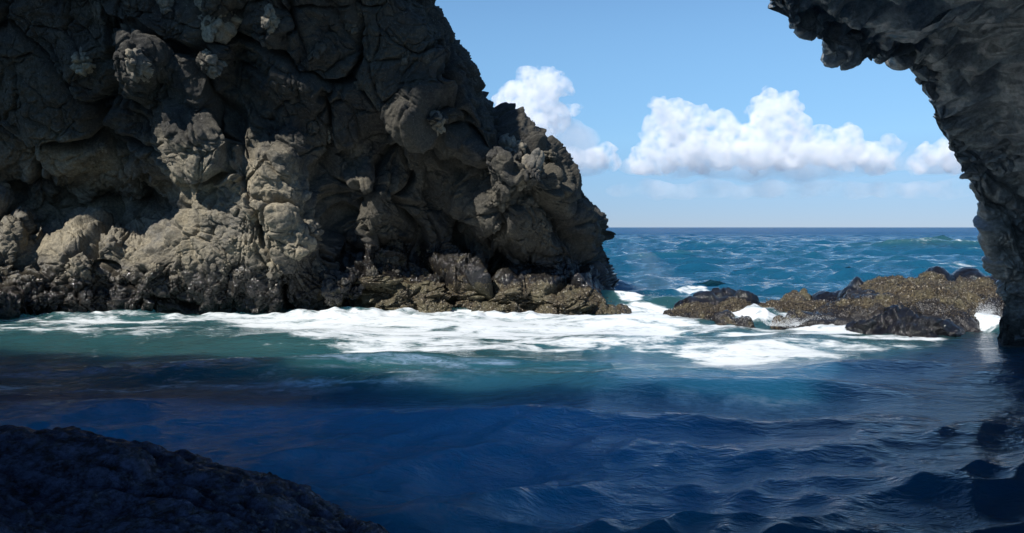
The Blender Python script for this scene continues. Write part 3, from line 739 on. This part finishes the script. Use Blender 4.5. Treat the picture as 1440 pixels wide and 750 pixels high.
# ================================================================== WATER
def ell(X, Y, u, v, ru, rv, ang=0.0):
    """soft ellipse on the water laid out from survey pixels; 1 inside"""
    Yc = EYE * F / (v - HOR); Xc = (u - 720) / F * Yc
    Ya = EYE * F / (v - rv - HOR); Yb2 = EYE * F / (v + rv - HOR)
    rx = ru / F * Yc; ry = abs(Ya - Yb2) / 2
    dx, dy = X - Xc, Y - Yc
    ca, sa = math.cos(ang), math.sin(ang)
    r = np.sqrt(((dx * ca + dy * sa) / rx) ** 2 + ((-dx * sa + dy * ca) / ry) ** 2)
    return sstep(1.25, .55, r)
def build_water():
    k = .0068
    ys = [1.2]
    while ys[-1] < 5: ys.append(ys[-1] * 1.016)
    while ys[-1] < 420: ys.append(ys[-1] * (1 + k))
    while ys[-1] < 40000: ys.append(ys[-1] * 1.12)
    ys = np.array(ys)
    a1 = np.linspace(-math.radians(178), -math.radians(41), 60, endpoint=False)
    a2 = np.arctan(np.linspace(math.tan(-math.radians(41)), math.tan(math.radians(41)), 1000))
    a3 = np.linspace(math.radians(41), math.radians(178), 61)[1:]
    A = np.concatenate([a1, a2, a3])
    rr = np.where(np.abs(A) < math.radians(60), 1 / np.maximum(np.cos(A), .2), 2.0)
    rr = np.minimum(rr, 2.0)
    X = ys[:, None] * (np.sin(A) * rr)[None]; Y = ys[:, None] * (np.cos(A) * rr)[None]
    nr, nc = X.shape
    x = X.ravel(); y = Y.ravel(); D = np.hypot(x, y)
    rng = np.random.RandomState(4)
    Z = np.zeros_like(x); DX = np.zeros_like(x); DY = np.zeros_like(x)
    sea = sstep(23, 32, y + .15 * np.abs(x)) * (1 - sstep(11, 13, x) * sstep(25, 20, y))
    Q = np.stack([x, y, np.zeros_like(x)], 1)
    gust = .55 + .9 * (vnoise(Q, 9, 5) * .5 + .5)
    bands = [  # (count, lmin, lmax, steepness amp/lambda, dir, spread, cove weight, sea weight)
        (7, 16, 30, .0032, math.radians(-96), .30, .0, 1.0),
        (12, 6, 12, .0045, math.radians(-100), .8, .2, .8),
        (16, 2.4, 5, .0062, math.radians(-80), .8, .75, 1.5),
        (26, 1.0, 2.2, .0070, math.radians(-70), 1.1, 1.0, 1.6),
        (30, .38, .9, .0050, math.radians(-60), 1.3, 1.0, 1.0)]
    near = sstep(13, 6.5, y)
    for bi, (n, l0, l1, st, dr, sp, cw, sw) in enumerate(bands):
        m = D < (l1 * 100 if bi < 4 else 45)
        amp = cw * (1 - sea) * ((.9 + .25 * near) if bi >= 2 else 1.0) + sw * sea
        if bi >= 3: amp = amp * ((.3 + 1.4 * near) * (1 - sea) + sea) * gust
        for j in range(n):
            lam = l0 * (l1 / l0) ** rng.rand(); th = dr + sp * rng.randn() * .6; ph = rng.rand() * 6.28
            kk = 2 * math.pi / lam; cx, cy = math.cos(th), math.sin(th)
            fade = sstep(lam * 110, lam * 50, D[m]) if l1 < 16 else 1.0
            w1 = kk * (cx * x[m] + cy * y[m]) + ph + 1.2 * np.sin(.13 * x[m] * kk * .5 + ph * 3)
            a = st * lam * amp[m] * fade * (.6 + .8 * rng.rand())
            Z[m] += a * np.cos(w1)
            DX[m] -= a * cx * np.sin(w1) * 1.25; DY[m] -= a * cy * np.sin(w1) * 1.25
    # the breaking swells seen outside
    for (u, yy, ru, ht, lam) in ((1035, 100, 75, 1.1, 9), (1310, 84, 120, 1.35, 9), (1180, 60, 200, .55, 6), (960, 62, 120, .6, 6), (1290, 46, 140, .4, 5), (900, 120, 90, .7, 9)):
        xc = at(u, yy); g = np.exp(-((x - xc) / (ru / F * yy)) ** 2)
        s = (y - yy + 2.5 * vnoise(Q, 14, 77)) / lam
        Z += g * ht * np.exp(-np.where(s < 0, s * 1.8, s * .9) ** 2)
    # humps in the cove
    for (u, v, ru, sy, ht) in ((500, 512, 200, .7, .22), (760, 535, 200, .6, .20), (1000, 548, 210, .55, .26), (230, 522, 180, .6, .20), (700, 590, 220, .4, .12), (330, 575, 200, .45, .14), (1150, 590, 180, .4, .12), (1240, 515, 120, .5, .14), (850, 630, 160, .3, .09)):
        yy = EYE * F / (v - HOR); xc = at(u, yy)
        Z += ht * np.exp(-((x - xc) / (ru / F * yy)) ** 2) * np.exp(-((y - yy + .25 * vnoise(Q, 3, 78)) / sy) ** 2)
    # surf piled against and pouring over the reef
    pil = 0
    for (u, v, ru, rv, ht) in ((1075, 448, 55, 7, .28), (1050, 452, 40, 5, .2), (1150, 458, 40, 6, .22), (1378, 460, 20, 10, .4), (1010, 462, 60, 5, .1)):
        pil = pil + ht * ell(x, y, u, v, ru, rv)
    pn = fbm(Q, .5, 4, 99) * .5 + .75
    Z += pil * pn
    edgefoam = ell(x, y, 300, 443, 620, 6)
    Z += .16 * edgefoam * (.4 + fbm(Q, .6, 3, 98))
    # ---- foam distribution
    S = np.stack([x / 2.1 + .5 * y * .2, y, np.zeros_like(x)], 1)
    wv = np.stack([fbm(S, 1.8, 3, 201), fbm(S, 1.8, 3, 202), np.zeros_like(x)], 1) * 1.1
    n1 = fbm(S + wv, 1.6, 5, 203, .6); n2 = 1 - np.abs(fbm(S + wv * 1.3, 1.1, 4, 205, .6)) * 3.2
    M = np.zeros_like(x)
    for (u, v, ru, rv, s) in ((650, 468, 320, 30, .9), (520, 450, 260, 12, 1.0), (800, 458, 220, 20, 1.1), (640, 447, 620, 6, 1.0), (700, 441, 200, 5, 1.1), (1060, 495, 150, 18, .98), (900, 485, 220, 14, .9), (560, 490, 130, 9, .7), (1180, 485, 150, 7, .75), (160, 448, 260, 10, .8), (60, 462, 140, 9, .75),
                              (240, 468, 200, 14, .6), (420, 478, 160, 14, .6), (1010, 460, 120, 5, .9), (980, 447, 60, 5, 1.1), (1250, 476, 110, 4, .95), (1110, 468, 150, 5, 1.0), (1180, 462, 90, 5, .8), (1378, 462, 26, 9, .9), (1095, 450, 60, 7, .85), (910, 438, 60, 6, 1.1), (885, 428, 26, 5, .9), (1150, 460, 60, 5, .9)):
        M = np.maximum(M, s * ell(x, y, u, v, ru, rv))
    f = M + .38 * n1 + .16 * n2 - .18
    foam = sstep(.25, .95, f) * (M > 0)
    lace = sstep(.55, .95, M * .5 + .5 * n2 + .2 * n1) * sstep(.05, .3, M) * .5
    # thin bubbly streaks in the shaded water
    for (u, v, ru, rv, s) in ((250, 538, 400, 14, .42), (700, 522, 260, 8, .3), (120, 580, 180, 20, .25), (420, 700, 200, 30, .08), (180, 640, 140, 20, .12), (560, 725, 120, 20, .16)):
        lace = np.maximum(lace, s * ell(x, y, u, v, ru, rv) * sstep(-.1, .7, n1 + .4 * n2))
    foam = np.maximum(foam, lace)
    foam = np.maximum(foam, sstep(.04, .2, pil * (.7 + .5 * n1)) * .95)
    # whitecaps outside
    for (u, v, ru, rv, s) in ((965, 412, 38, 10, 1.1), (1400, 383, 70, 9, .8), (1320, 377, 90, 5, .55), (1080, 404, 60, 4, .55), (880, 424, 40, 8, .5), (1230, 380, 50, 4, .5), (1045, 341, 14, 1.0, .6), (1150, 405, 60, 3, .8)):
        e = s * ell(x, y, u, v, ru, rv)
        foam = np.maximum(foam, sstep(.55, 1.15, e + .45 * n1 + .15 * n2) * (e > 0) * .8)
    Zc = Z.reshape(X.shape); hp = (Zc - blur(Zc, 7)).ravel()
    capz = sstep(.16, .32, hp) * sstep(.35, .8, Z) * sea * sstep(0, .6, vnoise(Q, 5, 210)) * .55
    foam = np.maximum(foam, capz * sstep(140, 60, y))
    # aerated shallow colour
    sh = np.zeros_like(x)
    for (u, v, ru, rv, s) in ((680, 468, 420, 26, .9), (330, 505, 330, 18, .2), (1050, 490, 260, 22, .8), (560, 540, 400, 24, .35), (640, 500, 300, 14, .8), (200, 470, 300, 28, .3)):
        sh = np.maximum(sh, s * ell(x, y, u, v, ru, rv))
    shade_lift = np.maximum(.95 * ell(x, y, 420, 645, 800, 105), .2 * ell(x, y, 900, 620, 400, 30))  # brighter body colour painted in to lift the shaded near water
    sh = np.maximum(sh, .95 * sstep(.02, .3, 1 - sea) * sstep(15.8, 18.5, y + .8 * n1))
    teal = np.maximum(ell(x, y, 250, 510, 560, 34), .7 * ell(x, y, 800, 525, 300, 14))
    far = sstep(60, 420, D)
    # thin skim of bubbles drifting in the shade
    skim = np.zeros_like(x)
    for (u, v, ru, rv, s) in ((150, 522, 260, 12, .8), (330, 538, 300, 12, 1.0), (60, 540, 160, 10, .9), (560, 520, 200, 8, .8), (760, 530, 160, 7, .5), (60, 580, 160, 18, .8), (140, 618, 150, 16, .9), (270, 655, 140, 18, .8), (400, 690, 150, 20, .8), (560, 725, 160, 24, 1.0), (480, 640, 260, 26, .7), (380, 590, 300, 18, .6), (760, 620, 260, 20, .5), (950, 680, 260, 26, .5), (640, 565, 240, 12, .5), (740, 680, 220, 26, .45), (1000, 570, 240, 14, .4), (1150, 620, 220, 16, .35)):
        skim = np.maximum(skim, s * ell(x, y, u, v, ru, rv))
    sk = fbm(S * 1.0 + wv * 1.6, 1.0, 6, 251, .65)
    skim = skim * (.75 * sstep(-.1, .35, sk + .2 * n2) + .45 * sstep(.62, .95, 1 - np.abs(fbm(S * 1.6 + wv * 1.9, .9, 5, 261, .6)) * 2.2)) * (1 - sstep(.05, .3, foam))
    crest = sstep(.5, 1.5, Z) * sea
    sh = np.maximum(sh, crest * .8)
    P = np.stack([x + DX, y + DY, Z], 1)
    me = np_mesh('sea', P, grid_faces(nr, nc, flip=False), None, {'foam': foam, 'shallow': sh, 'sea': sea, 'shade_lift': shade_lift, 'far': far, 'teal': teal, 'skim': skim})
    print('water', len(P), time.time() - T0)
    return me
def water_material():
    m = MT('sea_water')
    sh = m.attr('shallow'); fo = m.attr('foam'); sea = m.attr('sea')
    deep = m.mix(m.noise(.5, 3), (.006, .060, .13), (.010, .080, .165))
    open_ = m.mix(m.noise(.09, 3), (.004, .048, .100), (.009, .075, .125))
    col = m.mix(sea, deep, open_)
    col = m.mix(m.attr('shade_lift'), col, (.034, .31, .55))
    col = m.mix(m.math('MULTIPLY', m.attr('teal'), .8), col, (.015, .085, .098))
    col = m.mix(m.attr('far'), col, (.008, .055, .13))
    col = m.mix(sh, col, (.017, .064, .072))
    col = m.mix(m.math('MULTIPLY', m.math('MULTIPLY', m.attr('skim'), m.mapr(m.noise(5, 6, .7, m.scaled(.5, 1, 1), 1.5), .30, .60)), 1.0), col, (.24, .36, .52))
    # fine broken foam
    vs = m.scaled(.55, 1.0, 1.0)
    fn = m.noise(1.3, 8, .68, vs, .6)
    fv = m.noise(6, 5, .6, m.scaled(.45, 1, 1), 1.2)
    ff = m.math('ADD', m.math('MULTIPLY', fn, .75), m.math('MULTIPLY', fv, .25))
    fac = m.mapr(m.math('ADD', m.math('MULTIPLY', fo, .76), m.math('MULTIPLY', m.math('SUBTRACT', ff, .5), 2.8)), .28, .80)
    fac = m.math('MULTIPLY', fac, m.mapr(fo, 0.0, .15), True)
    col = m.mix(m.math('MULTIPLY', fo, .35), col, (.08, .2, .21))
    h = m.math('ADD', m.math('MULTIPLY', m.noise(2.6, 6, .6, m.scaled(.7, 1.3, 1), .4), 1.0), m.math('MULTIPLY', m.noise(9, 3, .5, m.scaled(.6, 1.2, 1), .5), .35))
    h2 = m.math('MULTIPLY', m.noise(.35, 5, .6, m.scaled(.6, 1.3, 1), .6), sea)
    nrm = m.bump(h, .085, .75, m.bump(h2, .9, .8))
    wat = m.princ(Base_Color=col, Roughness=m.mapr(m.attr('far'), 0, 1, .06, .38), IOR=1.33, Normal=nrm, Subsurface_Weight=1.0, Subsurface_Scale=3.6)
    wn = wat.node; wn.subsurface_method = 'BURLEY'; wn.inputs['Subsurface Radius'].default_value = (.45, .9, 1.3)
    fh = m.bump(ff, .12, .7)
    fsh = m.princ(Base_Color=(.58, .62, .64), Roughness=.75, Normal=fh, IOR=1.3)
    mx = m.n('ShaderNodeMixShader'); m.l(fac, mx.inputs[0]); m.l(wat, mx.inputs[1]); m.l(fsh, mx.inputs[2])
    m.l(mx.outputs[0], m.out.inputs[0])
    return m.m
wm = build_water()
wm.materials.append(water_material())
sea_o = link('sea', wm)
tag(sea_o, 'blue sea with white foam in the cove and open water to the horizon', None, None, 'structure')

print('done', time.time() - T0)
